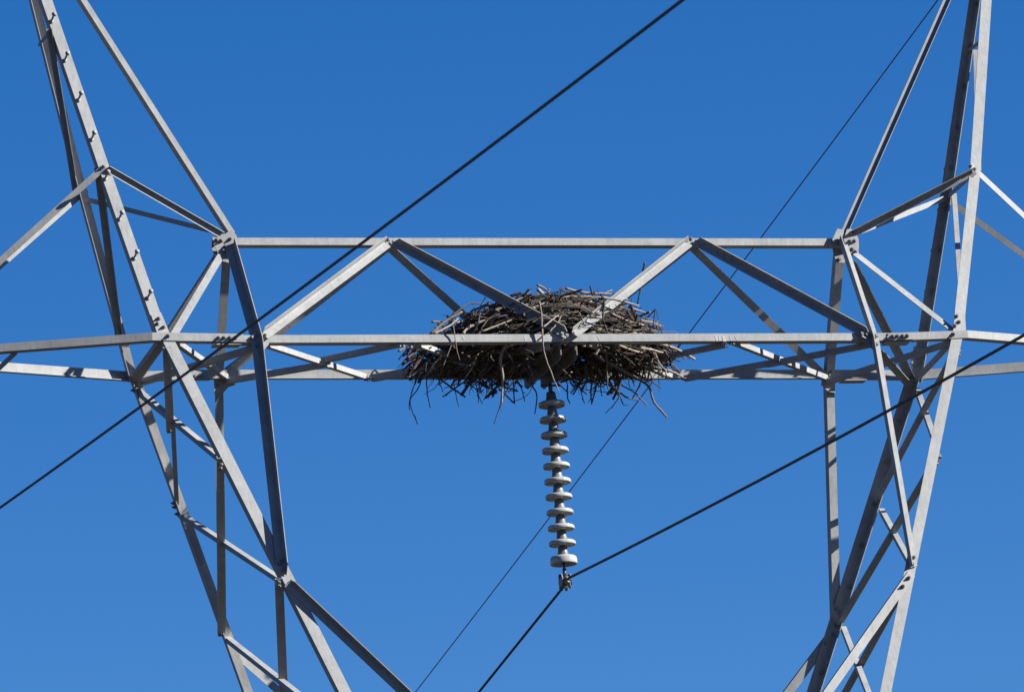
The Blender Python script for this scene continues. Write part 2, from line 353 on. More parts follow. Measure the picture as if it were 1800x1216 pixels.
sb2 = front_to_back(F(382, 806, -0.02), B(384, 1118, -0.01), 0.064)
sb3 = front_to_back(F(484, 1018, -0.02), B(512, 1700, -0.01), 0.072)
back_to_front(B(1608, 682, -0.01), F(1641, 776, -0.02), 0.045, 0.05)
back_to_front(B(1545, 893, -0.01), F(1597, 988, -0.02), 0.045, 0.05)
back_to_front(B(1478, 1100, -0.01), F(1532, 1240, -0.02), 0.045, 0.05)
front_to_back(F(1667, 634, -0.02), B(1537, 880, -0.01), 0.05)
front_to_back(F(1646, 800, -0.02), B(1470, 1098, -0.01), 0.056)
front_to_back(F(1580, 1040, -0.02), B(1420, 1330, -0.01), 0.056)
# bracing of the outer faces of the peaks
for p_, q_, w_ in ((F(89.5, 50, -0.012), B(138, 345, 0.012), 0.048), (F(177, 293, -0.015), B(215, 598, -0.01), 0.062)): ang('side_brace', T, [p_, q_], -X_, -Y_, w_, 0.05, t=0.006)
ang('side_brace', T, [B(67, 77, -0.01), F(84, 56, -0.01)], -Z_, X_, 0.032, t=0.006)
ang('side_brace', T, [B(1702, 86, -0.02), F(1728, 66, -0.01)], -Z_, X_, 0.036, t=0.006)
back_to_front(B(1711, 88, -0.012), F(1716, 300, -0.02), 0.03, 0.048); back_to_front(B(1673, 340, -0.012), F(1690, 590, -0.02), 0.03, 0.046)
back_to_front(B(1664, 343, -0.02), F(1703, 308, -0.02), 0.045, 0.03)
# waist bracing in the front and back faces below the fork
ang('waist_brace', T, [F(511, 1018, 0.024), F(900, 1384, 0.024)], V((-.5, 0, -1)), -Y_, 0.085, 0.062, cutb=(0.06, 0))
ang('waist_brace', T, [B(418, 1142, 0.024), B(760, 1440, 0.024)], V((-.5, 0, -1)), Y_, 0.07)
ang('waist_brace', T, [F(1597, 1003, 0.024), F(1446.4, 1216, 0.024), F(1302, 1420, 0.024)], V((1, 0, -.7)), Y_, 0.076)
ang('waist_brace', T, [B(1466, 1098, 0.024), B(1250, 1385, 0.024)], V((1, 0, -.6)), Y_, 0.08, 0.07)
# below the picture: waist ring and the body down to the ground
for sx in (-1, 1):
    for sy in (-1, 1):
        a_ = V((sx * 1.8, sy * 1.8, Z0 + ZW))
        if sx < 0: ang('waist_strut', T, [a_, V((1.8, sy * 1.8, Z0 + ZW))], -Z_, Y_ * -sy, 0.09)
        if sy < 0: ang('waist_strut', T, [a_, V((sx * 1.8, 1.8, Z0 + ZW))], -Z_, X_ * -sx, 0.09)
        ang('body_brace', T, [a_ + V((0, 0, -0.1)), V((-sx * 3.25, sy * 3.25, 0.3))], Z_, Y_ * -sy, 0.08)
        ang('body_brace', T, [a_ + V((0, 0, -0.1)), V((sx * 3.25, -sy * 3.25, 0.3))], Z_, X_ * -sx, 0.08)
# gusset and splice plates
def pl(name, pix, fn, o=0.0, t=0.009, d=None): return plate(name, T, [fn(x, y, o) for x, y in pix], t, d)
g_tl = pl('gusset_plate', [(373, 416), (396, 411), (408, 403), (417, 416), (400, 446), (397, 455), (385, 448), (376, 430)], Y, -0.065)
pl('gusset_plate', [(373, 420), (384, 422), (396, 440), (404, 450), (402, 462), (387, 458), (378, 452), (372, 436)], Y, 0.07)
g_tr = pl('gusset_plate', [(1483, 420), (1489, 403), (1496, 402), (1504, 408), (1509, 420), (1510, 430), (1509, 446), (1499, 450), (1490, 440)], Y, -0.075)
pl('gusset_plate', [(1466, 425), (1483, 420), (1492, 450), (1484, 462), (1470, 461), (1464, 440)], Y, 0.075)
pl('gusset_plate', [(1463, 421), (1472, 402), (1483, 404), (1484, 424), (1468, 428)], Y, -0.062)
g_fil = pl('gusset_plate', [(452, 586), (470, 590), (473, 605), (462, 617), (450, 615)], Y, YF - 0.014, 0.005)
pl('gusset_plate', [(1508, 593), (1519, 588), (1531, 588), (1542, 606), (1538, 618), (1524, 604)], Y, YF - 0.014, 0.005)
g_bil = pl('gusset_plate', [(376, 664), (405, 664), (414, 676), (402, 680), (391, 692), (377, 692)], Y, YB + 0.012, 0.006)
g_bir = pl('gusset_plate', [(1446, 664), (1468, 662), (1468, 690), (1456, 688), (1443, 676)], Y, YB + 0.012, 0.006)
sp_fl = pl('splice_plate', [(265.5, 553), (283, 549), (301, 592), (281, 599)], F, 0.010, 0.01)
sp_fr = pl('splice_plate', [(1679, 547), (1697, 552), (1695, 596), (1674, 596)], F, 0.010, 0.01)
sp_br = pl('splice_plate', [(1607, 608), (1628, 612), (1618, 646), (1611, 645), (1600, 641)], B, -0.018, 0.01)
sp_cl = pl('splice_plate', [(379, 588), (424, 589), (434, 601), (374, 600)], Y, YF - 0.012, 0.008)
sp_cr = pl('splice_plate', [(1566, 585.5), (1606, 584.5), (1606, 596), (1566, 598), (1559, 592)], Y, YF - 0.022, 0.008)
sp_bb = pl('splice_plate', [(1484, 656), (1523, 652), (1525, 666), (1486, 667)], Y, YB - 0.022, 0.008)
for (x0, x1, y0, yy, nm) in ((376, 424, 603.6, YF, 'splice_plate'), (1556, 1600, 600, YF, 'splice_plate'), (1482, 1524, 666.5, YB - 0.06, 'splice_plate')):
    a0, a1 = Y(x0, y0, yy), Y(x1, y0 - 0.5, yy); dn = V((0, 0.125, 0))
    plate(nm, T, [a0, a1, a1 + dn, a0 + dn], 0.01, -Z_)
# splice plate where the plan braces cross
pl('splice_plate', [(559, 633), (580, 628), (582, 640), (561, 644)], Y, 0.05, 0.01)
# hanger beam under the middle of the bridge: two deep plates side by side, carrying the insulator string
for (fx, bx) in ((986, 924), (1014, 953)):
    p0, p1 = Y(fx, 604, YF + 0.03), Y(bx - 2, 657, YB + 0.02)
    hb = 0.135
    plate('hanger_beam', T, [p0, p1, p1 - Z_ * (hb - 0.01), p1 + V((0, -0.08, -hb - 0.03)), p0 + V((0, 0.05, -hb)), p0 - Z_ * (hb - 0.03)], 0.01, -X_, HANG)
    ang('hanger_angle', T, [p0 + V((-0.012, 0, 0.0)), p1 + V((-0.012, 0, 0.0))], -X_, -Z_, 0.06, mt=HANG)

# white streaks the birds left on the front chord
WHITE, _n, _L, _b = mat('dried_droppings'); _b.inputs['Base Color'].default_value = (0.33, 0.33, 0.32, 1); _b.inputs['Roughness'].default_value = 0.9
for x0, x1, xa, xb, y0, y1 in ((1256, 1259.5, 1259, 1262.5, 590, 599), (1262.5, 1264.5, 1264.5, 1266, 591, 599), (1269, 1273, 1272, 1277, 590, 600), (1282, 1283.5, 1285, 1286, 591, 599), (1292, 1293, 1296, 1297, 592, 599), (1050, 1052, 1054, 1055, 591, 598), (812, 814, 815, 817, 590, 597), (921, 922.5, 923, 924.5, 590, 599)):
    o_ = plate('dropping_streak', fc, [Y(x0, y0, YF - 0.0012), Y(x1, y0 - 0.4, YF - 0.0012), Y((x1 + xb) / 2 + 0.5, (y0 + y1) / 2, YF - 0.0012), Y(xb, y1, YF - 0.0012), Y(xa, y1 + 0.4, YF - 0.0012), Y((x0 + xa) / 2 - 0.3, (y0 + y1) / 2, YF - 0.0012)], 0.0008, -Y_, WHITE)
# bolts: (parent, plane, lift, normal, head mesh, pixels)
def bolts(par, fn, o, nrm, pix, me=None):
    for x, y in pix: bolt(par, fn(x, y, o), nrm, me)
bolts(sp_fl, F, 0.010, FN, [(279, 560), (277, 569), (288, 575)]); bolts(fl_lo, Y, YF - 0.011, -Y_, [(296, 590)])
bolts(sp_fr, F, 0.010, FN, [(1681.5, 556), (1686, 566), (1678.5, 573)]); bolts(fr_up, Y, YF - 0.011, -Y_, [(1676, 587)])
bolts(sp_cl, Y, YF - 0.012, -Y_, [(384.5, 593.5), (394, 593.5), (404, 593.5), (414, 593.5)])
bolts(sp_cr, Y, YF - 0.022, -Y_, [(1569, 591), (1577.5, 590.5), (1586.5, 590.5), (1595, 590)])
bolts(sp_bb, Y, YB - 0.022, -Y_, [(1494, 660), (1502, 659), (1510, 658.5), (1518, 657)], HEAD)
bolts(sp_br, B, -0.018, BN, [(1619, 620), (1612, 630), (1603, 637), (1613, 639), (1605, 645)], HEAD)
bolts(g_tl, Y, -0.065, -Y_, [(381, 422), (389, 423), (405, 420), (396, 434), (392, 441)])
bolts(g_tr, Y, -0.075, -Y_, [(1495, 411), (1501, 409), (1494, 424), (1502, 423.5), (1498, 438), (1504, 442.5)])
bolts(g_tr, Y, -0.065, -Y_, [(1471, 423)]); bolts(g_bir, Y, 0.066, -Y_, [(1476, 455)], HEAD)
bolts(ifl, Y, -0.046, V((-.1, -1, -.2)), [(406, 430), (409.5, 441)], HEAD)
bolts(ifl, F, 0.031, FN, [(449, 589), (444, 593), (451, 607)], HEAD); bolts(ifl, F, 0.031, FN, [(495, 984), (491.5, 990), (498, 1003)], HEAD)
bolts(ifr, F, 0.034, FN, [(1541, 590), (1542, 604)], HEAD); bolts(ifr, F, 0.033, FN, [(1606.5, 979), (1604, 991)])
bolts(fr_lo, F, 0.024, FN, [(1598, 1015), (1587.5, 1030)])
bolts(d1, Y, YF - 0.030, -Y_, [(466, 589), (459, 590)]); bolts(d1, Y, -0.05, V((0, -.85, .5)), [(672, 425.5), (682, 423)])
bolts(d2, Y, -0.044, V((0, -.85, .5)), [(692, 425)], HEAD); bolts(d2, Y, YF - 0.03, V((0, -.85, .5)), [(988, 587), (996, 590)], HEAD)
bolts(d3, Y, -0.05, V((0, -.85, .5)), [(1204, 425.5), (1214, 422)]); bolts(d3, Y, YF - 0.03, V((0, -.85, .5)), [(1008, 588)])
bolts(d4, Y, -0.044, V((0, -.85, .5)), [(1224, 424)], HEAD); bolts(d4, Y, YF - 0.03, V((0, -.85, .5)), [(1515, 587), (1524, 589)], HEAD)
bolts(g_bil, Y, YB + 0.012, -Y_, [(384, 677), (395, 672), (407, 673)], HEAD); bolts(g_bir, Y, YB + 0.0, -Y_, [(1460, 654), (1457, 660)])
bolts(bc, Y, YB - 0.008, -Y_, [(344, 661), (351, 661)], HEAD)
dn = -Z_
for par, yy, pix in ((fc, YF + 0.03, [(702, 607), (709, 607), (722, 608), (1269, 603), (1275, 603), (1284, 602.5), (1289, 603), (1026, 607), (1037, 607)]),
                     (bc, YB - 0.03, [(642, 670), (647, 671), (656, 671), (663, 670), (1201, 669), (1205, 670), (1214, 670), (1221, 669)])):
    for x, y in pix: bolt(par, Y(x, y - (0 if par is fc else 4), yy), dn, HEAD)
bolts(sb1, Y, -0.55, V((-.3, -.6, -.7)), [(290, 617), (291, 624)], HEAD); bolts(sb1, Y, 0.05, V((-.3, -.6, -.7)), [(297, 738), (298, 747), (298, 756)], HEAD)
bolts(sb2, F, 0.02, V((-.3, -.6, -.7)), [(389, 816), (388, 823)], HEAD); bolts(sb2, B, -0.06, V((-.3, -.6, -.7)), [(387, 1112)], HEAD)
bolts(sb3, F, 0.02, V((-.3, -.6, -.7)), [(490, 1022), (491, 1029)], HEAD)
bolts(bl_lo, B, -0.02, -X_, [(236, 686), (306.5, 884), (308.5, 891), (313, 903)])
bolts(br_lo, B, -0.004, BN, [(1580, 738), (1558, 811), (1537, 885), (1514, 958), (1491.5, 1031), (1471, 1070), (1476, 1077), (1470, 1098), (1464, 1115), (1452, 1130), (1443.5, 1182)], HEAD)
bolts(br_lo, B, -0.004, BN, [(1597, 664), (1602, 661)], HEAD)
bolts(fr_lo, F, -0.05, X_, [(1686, 617), (1684.5, 623), (1650, 799), (1648, 808), (1646.5, 815)], HEAD)
bolts(br_up, B, -0.05, X_, [(1622, 630), (1625, 622)], NUT)
bolts(fl_up, F, 0.006, FN, [(182, 294), (190, 298)]); bolts(fr_up, F, 0.006, FN, [(1706, 293), (1707.5, 303), (1713, 298)])
# climbing bolts: knobs standing out of the front left leg and of the back right leg
for x, y in ((90, 38.5), (113.5, 107), (137.5, 176.5), (160.5, 246), (184.5, 315), (209, 386), (235.5, 454.5), (259.5, 524)):
    bolt(fl_up, F(x, y, 0.0), FN, STEP, 'step_bolt')
for k in range(8):
    x, y = 1717 - 11.4 * k, 8 + 71.8 * k
    bolt(br_up, B(x, y, 0.0), V((0, .98, .19)), STEP, 'step_bolt')
    bolt(br_up, B(x, y, -0.008), BN, HEAD)

# ------------------------------------------------------------------ conductors and earth wire
def wire(name, xw, y0, z0, pts, rad, label, group=None):
    vs, fs = tube_geo([V((xw, y, z + Z0)) for y, z in pts], rad, 10)
    o = link(name, vs, fs, WIRE, smooth=True); tag(o, label, 'power line', group); return o
def span(y0, z0, s, c, L, n=60):             # from the support outwards: slope s, curvature c
    return [(y0 + (1 if L > 0 else -1) * abs(L) * (i / n), z0 + s * abs(L) * (i / n) + c * (L * i / n) ** 2) for i in range(n + 1)]
zb = -2.095
near = [(-0.13 - 0.8 * i, -2.0656 + 0.08223 * (-0.13 - 0.8 * i) + 0.000897 * (0.13 + 0.8 * i) ** 2) for i in range(57)]; far = [(0, zb)] + [(0.13 + 1.5 * i, -2.108 - 0.1142 * (0.13 + 1.5 * i) + 0.0005 * max(0, 1.5 * i - 3) ** 2) for i in range(60)]
wire('conductor', 0, 0, 0, near[::-1] + far, 0.0124, 'dark conductor held by the clamp below the insulator discs', 'power lines on the tower')
near = span(0.0, -2.09, -0.0800, 0.0001, -44)
near = [(y, -2.0406 + 0.089128 * y + 0.000362 * y * y) for y, _ in near]; far = span(0.0, -2.0406, -0.1105, 0.0006, 90)
wire('conductor', -6.2, 0, 0, near[::-1] + far[1:], 0.0104, 'thick dark conductor crossing in front of the tower from lower left to top', 'power lines on the tower')
wire('earth_wire', 4.57, 0, 0, span(0.0, 4.033, -0.13214, 0.000383, 60), 0.0062, 'thin wire passing behind the tower and the insulator discs', 'power lines on the tower').data.materials[0] = EARTH

# ------------------------------------------------------------------ insulator string
def insulator():
    top = V((0, 0, Z0 - 0.33)); P = 0.1463
    root = thing('insulator_string', 'string of pale grey porcelain insulator discs hanging under the nest', 'insulator', V((0, 0, Z0 - 0.33)))
    # shackle and ball eye
    vs, fs = tube_geo([top + V((0, -0.028, -0.02)), top + V((0, -0.03, 0.06)), top + V((0, -0.015, 0.085)), top + V((0, 0.015, 0.085)), top + V((0, 0.03, 0.06)), top + V((0, 0.028, -0.02))], 0.011, 8)
    tube_geo([top + V((0, -0.05, -0.01)), top + V((0, 0.05, -0.01))], 0.013, 8, vs, fs)
    tube_geo([top + V((0, 0, 0.01)), top + V((0, 0, -0.06))], [0.02, 0.014], 10, vs, fs)
    tube_geo([top + V((-0.09, 0.0, 0.07)), top + V((0.09, 0.0, 0.07))], 0.012, 8, vs, fs)
    link('shackle', vs, fs, DARKM, root, True)
    c0 = Y(968.5, 707.5).z; c1 = Y(989.3, 978.6).z; P = (c0 - c1) / 10
    for k in range(11):
        c = V((0, 0, c0 - P * k)); last = k == 10
        if last: prof = [(0.043, 0.016), (0.08, 0.012), (0.112, 0.004), (0.124, -0.006), (0.1285, -0.024), (0.1295, -0.062), (0.127, -0.069), (0.120, -0.069), (0.113, -0.03), (0.104, 0.0), (0.098, -0.045), (0.092, -0.045), (0.09, -0.016), (0.06, -0.012), (0.03, -0.02), (0.028, -0.045), (0, -0.045)]
        else: prof = [(0.043, 0.021), (0.06, 0.016), (0.09, 0.009), (0.113, 0.004), (0.124, -0.003), (0.1285, -0.013), (0.1290, -0.028), (0.1265, -0.035), (0.121, -0.036), (0.117, -0.026), (0.111, 0.0), (0.099, 0.002), (0.096, -0.034), (0.090, -0.034), (0.087, 0.002), (0.074, 0.003), (0.071, -0.036), (0.065, -0.036), (0.062, 0.003), (0.05, 0.003), (0.047, -0.036), (0.041, -0.036), (0.036, 0.002), (0.016, -0.012), (0.014, -0.05), (0.0, -0.05)]
        vs, fs = lathe_geo([(rr_ * (0.958 if rr_ > 0.055 else 1), zz_) for rr_, zz_ in prof], c, Z_, 56)
        d = link('insulator_disc', vs, fs, PORC, root, True)
        vs, fs = lathe_geo([(0.0, 0.100), (0.020, 0.100), (0.037, 0.097), (0.042, 0.088), (0.0445, 0.06), (0.048, 0.034), (0.0535, 0.026), (0.0535, 0.017), (0.05, 0.012), (0.0, 0.012)], c, Z_, 32)
        link('cap', vs, fs, CAPM, d, True)
    cb = V((0, 0, c1)); zc = Z0 + zb
    vs, fs = tube_geo([cb + V((0, 0, -0.03)), V((0, 0, zc + 0.10))], 0.0105, 10)
    tube_geo([V((0, 0, zc + 0.135)), V((0, 0, zc + 0.06))], 0.017, 10, vs, fs)
    link('ball_pin', vs, fs, DARKM, root, True)
    # suspension clamp along the conductor: trough, two cheek plates, keeper and two U-bolts
    vs, fs = [], []
    prof = [(-0.14, 0.020, -0.010), (-0.10, 0.026, -0.004), (-0.05, 0.033, 0.0), (0, 0.036, 0.004), (0.05, 0.033, 0.0), (0.10, 0.026, -0.012), (0.14, 0.020, -0.022)]
    k = 12
    for (y, r, dz) in prof:
        for j in range(k):
            t = math.pi + math.pi * j / (k - 1); vs.append(V((r * math.cos(t) * 1.1, y, zc + dz + r * 1.15 * math.sin(t) + 0.008)))
        for j in range(k):
            t = 2 * math.pi - math.pi * j / (k - 1); vs.append(V(((r - 0.008) * math.cos(t), y, zc + dz + (r - 0.010) * math.sin(t) + 0.012)))
    for i in range(len(prof) - 1):
        for j in range(2 * k): q = (j + 1) % (2 * k); fs.append((i * 2 * k + j, i * 2 * k + q, (i + 1) * 2 * k + q, (i + 1) * 2 * k + j))
    fs.append(tuple(range(2 * k))); fs.append(tuple((len(prof) - 1) * 2 * k + j for j in range(2 * k))[::-1])
    cl = link('suspension_clamp', vs, fs, BOLT, root, True)
    for s in (-1, 1):
        pts = [V((s * (0.046 - 2.2 * y * y - 2.0 * z * z), y, zc + 0.018 + z)) for y, z in ((-0.062, -0.02), (-0.066, 0.015), (-0.05, 0.048), (-0.02, 0.066), (0.02, 0.066), (0.05, 0.048), (0.066, 0.015), (0.062, -0.02), (0.03, -0.052), (-0.03, -0.052))]
        plate('cheek_plate', root, pts, 0.009, X_ * s, mt=BOLT)
    vs, fs = tube_geo([V((-0.052, 0, zc + 0.06)), V((0.052, 0, zc + 0.06))], 0.011, 8)
    for s in (-1, 1): lathe_geo([(0, 0), (0.018, 0), (0.018, 0.012), (0, 0.012)], V((s * 0.045, 0, zc + 0.06)), X_ * s, 6, vs, fs)
    link('clamp_pin', vs, fs, DARKM, root)
    for y in (-0.055, 0.055):
        for s in (-1, 1):
            vs, fs = tube_geo([V((s * 0.026, y, zc + 0.035)), V((s * 0.026, y, zc - 0.062))], 0.0075, 8)
            lathe_geo([(0, 0), (0.017, 0), (0.017, 0.016), (0, 0.016)], V((s * 0.026, y, zc - 0.055)), Z_, 6, vs, fs)
            link('clamp_bolt', vs, fs, DARKM, root)
    vs, fs = tube_geo([V((0, -0.085, zc + 0.020)), V((0, -0.05, zc + 0.030)), V((0, 0.05, zc + 0.030)), V((0, 0.085, zc + 0.016))], [0.02, 0.026, 0.026, 0.02], 10)
    link('keeper', vs, fs, BOLT, root, True)
insulator()

# ------------------------------------------------------------------ the nest
def smooth_line(pts, n):
    """Catmull-Rom through pts"""
    out = []
    P = [pts[0] * 2 - pts[1]] + pts + [pts[-1] * 2 - pts[-2]]
    for i in range(1, len(P) - 2):
        for j in range(n):
            t = j / n; a, b, c, d = P[i - 1], P[i], P[i + 1], P[i + 2]
            out.append((b * 2 + (c - a) * t + (a * 2 - b * 5 + c * 4 - d) * t * t + (b * 3 - a - c * 3 + d) * t ** 3) * 0.5)
    out.append(pts[-1]); return out
def rough(pts, rad, rng, amp):
    n = len(pts); rr = []; o = []
    for i, p in enumerate(pts):
        f = i / (n - 1); rr.append(rad * (1.12 - 0.42 * f) * rng.uniform(0.86, 1.14))
        o.append(p + V((rng.uniform(-1, 1), rng.uniform(-1, 1), rng.uniform(-1, 1))) * amp)
    return o, rr
NEST_PROFILE = [(-0.15, 0.30), (-0.10, 0.70), (-0.03, 1.10), (0.06, 1.18), (0.16, 1.10), (0.26, 0.96), (0.35, 0.80), (0.43, 0.58), (0.50, 0.34)]
def nest_rx(z):
    for (z0, r0), (z1, r1) in zip(NEST_PROFILE, NEST_PROFILE[1:]):
        if z0 <= z <= z1: return r0 + (r1 - r0) * (z - z0) / (z1 - z0)
    return 0.1
def random_stick(rng, shell):
    z = rng.uniform(-0.14, 0.475)
    th = rng.uniform(0, 2 * math.pi); rx = nest_rx(z); ry = min(0.66, rx * 0.66)
    q = shell if shell else math.sqrt(rng.uniform(0.02, 0.9))
    cx = max(0.0, (z - 0.1) * 0.13)
    c = V((cx + rx * q * math.cos(th), ry * q * math.sin(th), z))
    tg = V((-rx * math.sin(th), ry * math.cos(th), 0)).normalized()
    rd = V((math.cos(th), math.sin(th), 0))
    d = (tg * rng.choice((-1, 1)) + rd * rng.gauss(0, 0.38) + Z_ * rng.gauss(0, (0.14 if z > 0.3 else 0.26) if z > 0 else 0.48)).normalized()
    if 0 < z < 0.45 and rng.random() < 0.5: d = (d - Z_ * 0.28 * (1 if d.x * c.x > 0 else -1)).normalized()
    L = rng.uniform(0.28, 0.85) * (0.75 if shell else 1); bend = V((rng.gauss(0, 1), rng.gauss(0, 1), rng.gauss(0, 0.6))) * L * rng.choice((0.03, 0.06, 0.11))
    n = 6; pts = []
    for i in range(n):
        f = i / (n - 1) - 0.5; p = c + d * (L * f) + bend * (1 - 4 * f * f) + V((0, 0, Z0))
        if z > -0.1: p -= rd * (0.25 * (L * f) ** 2)
        pts.append(p)
    r = rng.choice((0.0028, 0.0034, 0.004, 0.005, 0.006, 0.0075, 0.0095, 0.0125))
    return rough(pts, r, rng, rng.choice((0.004, 0.008, 0.013)))
def nest():
    rng = random.Random(11)
    root = thing('stick_nest', 'large bulky bird nest of dry sticks built in the middle of the steel bridge', 'nest', V((0, 0, Z0 - 0.1)))
    vs, fs = [], []
    def blocks(p):                           # keep the hanger beam and the chord's face clear of loose sticks
        return any(-0.16 < q.x < 0.22 and q.z - Z0 < 0.03 and q.y < 0.74 for q in p) or any(q.y < -0.70 and -0.10 < q.z - Z0 < 0.10 for q in p)
    def add(p, r, n=5):
        if blocks(p): return
        tube_geo(p, r, n, vs, fs)
        if len(p) > 4 and rng.random() < 0.4:    # a fork or a broken side twig
            k = rng.randrange(1, len(p) - 1); d = (p[k + 1] - p[k - 1]).normalized()
            e = (d + V((rng.gauss(0, 1), rng.gauss(0, 1), rng.gauss(0, 1))).normalized() * 0.9).normalized(); L = rng.uniform(0.03, 0.13)
            q = [p[k], p[k] + e * L * 0.5 + V((0, 0, rng.gauss(0, 0.006))), p[k] + e * L]
            if not blocks(q): tube_geo(q, [r[k] * 0.7, r[k] * 0.55, r[k] * 0.35], n, vs, fs)
    for i in range(2800):
        add(*random_stick(rng, 0.93 if i % 3 == 0 else 0))
    # fine hanging twigs and stubs round the lower rim
    for i in range(210):
        th = rng.uniform(0, 2 * math.pi); q = rng.uniform(0.5, 1.05)
        c = V((1.12 * q * math.cos(th), 0.64 * q * math.sin(th), rng.uniform(-0.13, 0.0) + Z0))
        d = V((rng.gauss(0, 0.7) + 0.4 * math.cos(th), rng.gauss(0, 0.5), -rng.uniform(0.25, 1.2))).normalized(); L = rng.uniform(0.10, 0.24)
        bend = V((rng.gauss(0, 1), rng.gauss(0, 1), 0)) * 0.02
        add(*rough([c, c + d * L * 0.35 + bend, c + d * L * 0.7 + bend, c + d * L], rng.choice((0.003, 0.004, 0.005, 0.007)), rng, 0.006))
    # sprigs sticking out round the rim
    for i in range(65):
        th = rng.uniform(0, 2 * math.pi); z = rng.uniform(-0.12, 0.3); rx = nest_rx(z)
        c = V((rx * 0.92 * math.cos(th) + max(0.0, (z - 0.1) * 0.13), min(0.62, rx * 0.62) * math.sin(th), z + Z0))
        d = V((math.cos(th) + rng.gauss(0, 0.8), math.sin(th) + rng.gauss(0, 0.8), rng.gauss(-0.1, 0.22))).normalized(); L = rng.uniform(0.08, 0.2)
        add(*rough([c, c + d * L * 0.5, c + d * L], rng.choice((0.003, 0.004, 0.006)), rng, 0.01))
    # the drooping ends of the nest: bundles of sticks slanting down and out
    for (x0, x1, y0, y1, dx, n) in ((715, 790, 606, 652, -0.75, 95), (1120, 1180, 602, 640, 0.85, 60), (770, 890, 626, 652, -0.5, 26), (1030, 1130, 628, 660, 0.55, 40)):
        for i in range(n):
            c = Y(rng.uniform(x0, x1), rng.uniform(y0, y1), rng.uniform(-0.45, 0.55))
            d = V((dx + rng.gauss(0, 0.35), rng.gauss(0, 0.4), -rng.uniform(0.3, 1.15))).normalized(); L = rng.uniform(0.14, 0.34)
            bend = V((rng.gauss(0, 1), rng.gauss(0, 1), rng.gauss(0, 1))) * 0.012
            add(*rough([c - d * L * 0.5, c + bend, c + d * L * 0.5], rng.choice((0.004, 0.006, 0.008, 0.010)), rng, 0.004))
    pile = link('stick_pile', vs, fs, BARK, root); pile['kind'] = 'stuff'
    H = []   # the sticks one can follow with the eye: (pixels, depth, radius, material)
    def h(pix, y, r, mt=GREY): H.append((pix, y, r, mt))
    h([(736, 640), (729.5, 671), (721.4, 701), (723.7, 719.5), (734, 745)], 0.1, .0055); h([(745, 655), (735, 682), (720.5, 703), (719.6, 720)], 0.2, .006)
    h([(752, 640), (750, 671), (752, 696), (756.4, 717)], 0.0, .006); h([(752, 645), (767.5, 662), (818, 697.6)], -0.1, .011); h([(835, 655), (816, 671), (778, 697.6)], 0.2, .008)
    h([(795, 650), (798.6, 678), (805.5, 715)], 0.1, .0045); h([(765, 650), (772, 671), (779, 689)], 0.0, .006); h([(815, 660), (827, 676), (839, 687), (841, 708)], 0.1, .006)
    h([(895, 650), (876, 676), (852.7, 700)], 0.1, .013); h([(893, 596), (888.4, 608), (880, 630), (883.8, 664), (881.5, 711)], -0.62, .015, PALE)
    h([(882, 690), (880, 710), (867.7, 745)], -0.55, .006); h([(905, 668), (892, 685), (880, 710)], -0.5, .006); h([(930, 660), (935.6, 678), (943.6, 694), (940, 727.5)], -0.2, .0075)
    h([(945, 662), (935.6, 680), (924, 696.5), (898.7, 707)], -0.3, .004, TAN); h([(902, 655), (903, 680), (904.5, 710)], 0.1, .008)
    h([(948, 530), (951.7, 556), (954, 602), (958.6, 627), (972.4, 664), (979, 680)], -0.80, .0085, PALE)
    h([(795, 636.6), (827, 641), (842, 620.5)], -0.55, .0045, PALE); h([(797, 572), (802, 609), (808, 633)], -0.74, .0045, PALE); h([(827, 641), (812, 652)], -0.55, .004, PALE)
    h([(759.5, 566), (777, 565)], -0.1, .0095, TAN); h([(757, 588), (781, 566), (812, 548)], -0.45, .014, TAN); h([(762, 587), (788, 574), (806, 560)], -0.5, .011, PALE)
    h([(790, 558), (823, 535), (850, 533.5)], -0.1, .0085); h([(813.5, 587), (827, 574), (882.6, 550)], -0.56, .013, PALE); h([(931, 545), (947, 539), (963, 531)], -0.5, .019, PALE)
    h([(945, 501), (957, 507), (968, 518)], -0.2, .0105, TAN); h([(945, 509), (958, 519), (970, 526)], -0.25, .015, PALE); h([(915, 524), (933, 513)], 0, .008); h([(899, 527), (928, 523), (952, 516)], -0.2, .012)
    h([(700.7, 617), (714.5, 611), (731, 613.5)], -0.45, .0095, TAN); h([(707.6, 640), (726, 620), (746, 606)], -0.35, .0135); h([(714, 664), (728, 632), (740, 618)], -0.2, .0115); h([(725, 650), (745, 622), (760, 604)], -0.4, .012)
    h([(720, 668), (741, 640), (765, 622)], -0.1, .012); h([(735, 672), (757, 640), (778, 618)], 0.0, .011); h([(750, 600), (770, 585), (800, 562)], -0.3, .012)
    h([(994, 507), (1029, 514.6), (1083, 518), (1103, 526.5)], -0.25, .0105, PALE); h([(1058, 523), (1088, 528), (1123, 538)], -0.66, .012, PALE); h([(977, 524), (1010, 521), (1063, 523)], -0.45, .011, PALE)
    h([(1055, 519), (1076, 510)], -0.1, .0085, TAN); h([(1133.7, 461), (1130, 477), (1127, 502), (1124, 517), (1119, 540)], 0.05, .0085)
    h([(1105, 540), (1120, 545), (1137, 551)], -0.3, .010, PALE); h([(1118, 562), (1132.5, 566), (1145, 565), (1167, 574.6)], -0.2, .0095, TAN); h([(1072, 551), (1113, 568), (1131, 571)], -0.55, .012, PALE)
    h([(1150, 602), (1187, 613), (1221, 631)], -0.4, .0155, PALE); h([(1178, 612), (1192, 620), (1206.5, 632.6)], -0.3, .0085, TAN); h([(1140, 643), (1177, 652), (1200, 662.5)], -0.1, .0145, PALE)
    h([(1168, 618), (1176, 630), (1181, 647)], -0.3, .010); h([(1172, 637), (1187, 631)], -0.3, .008, TAN)
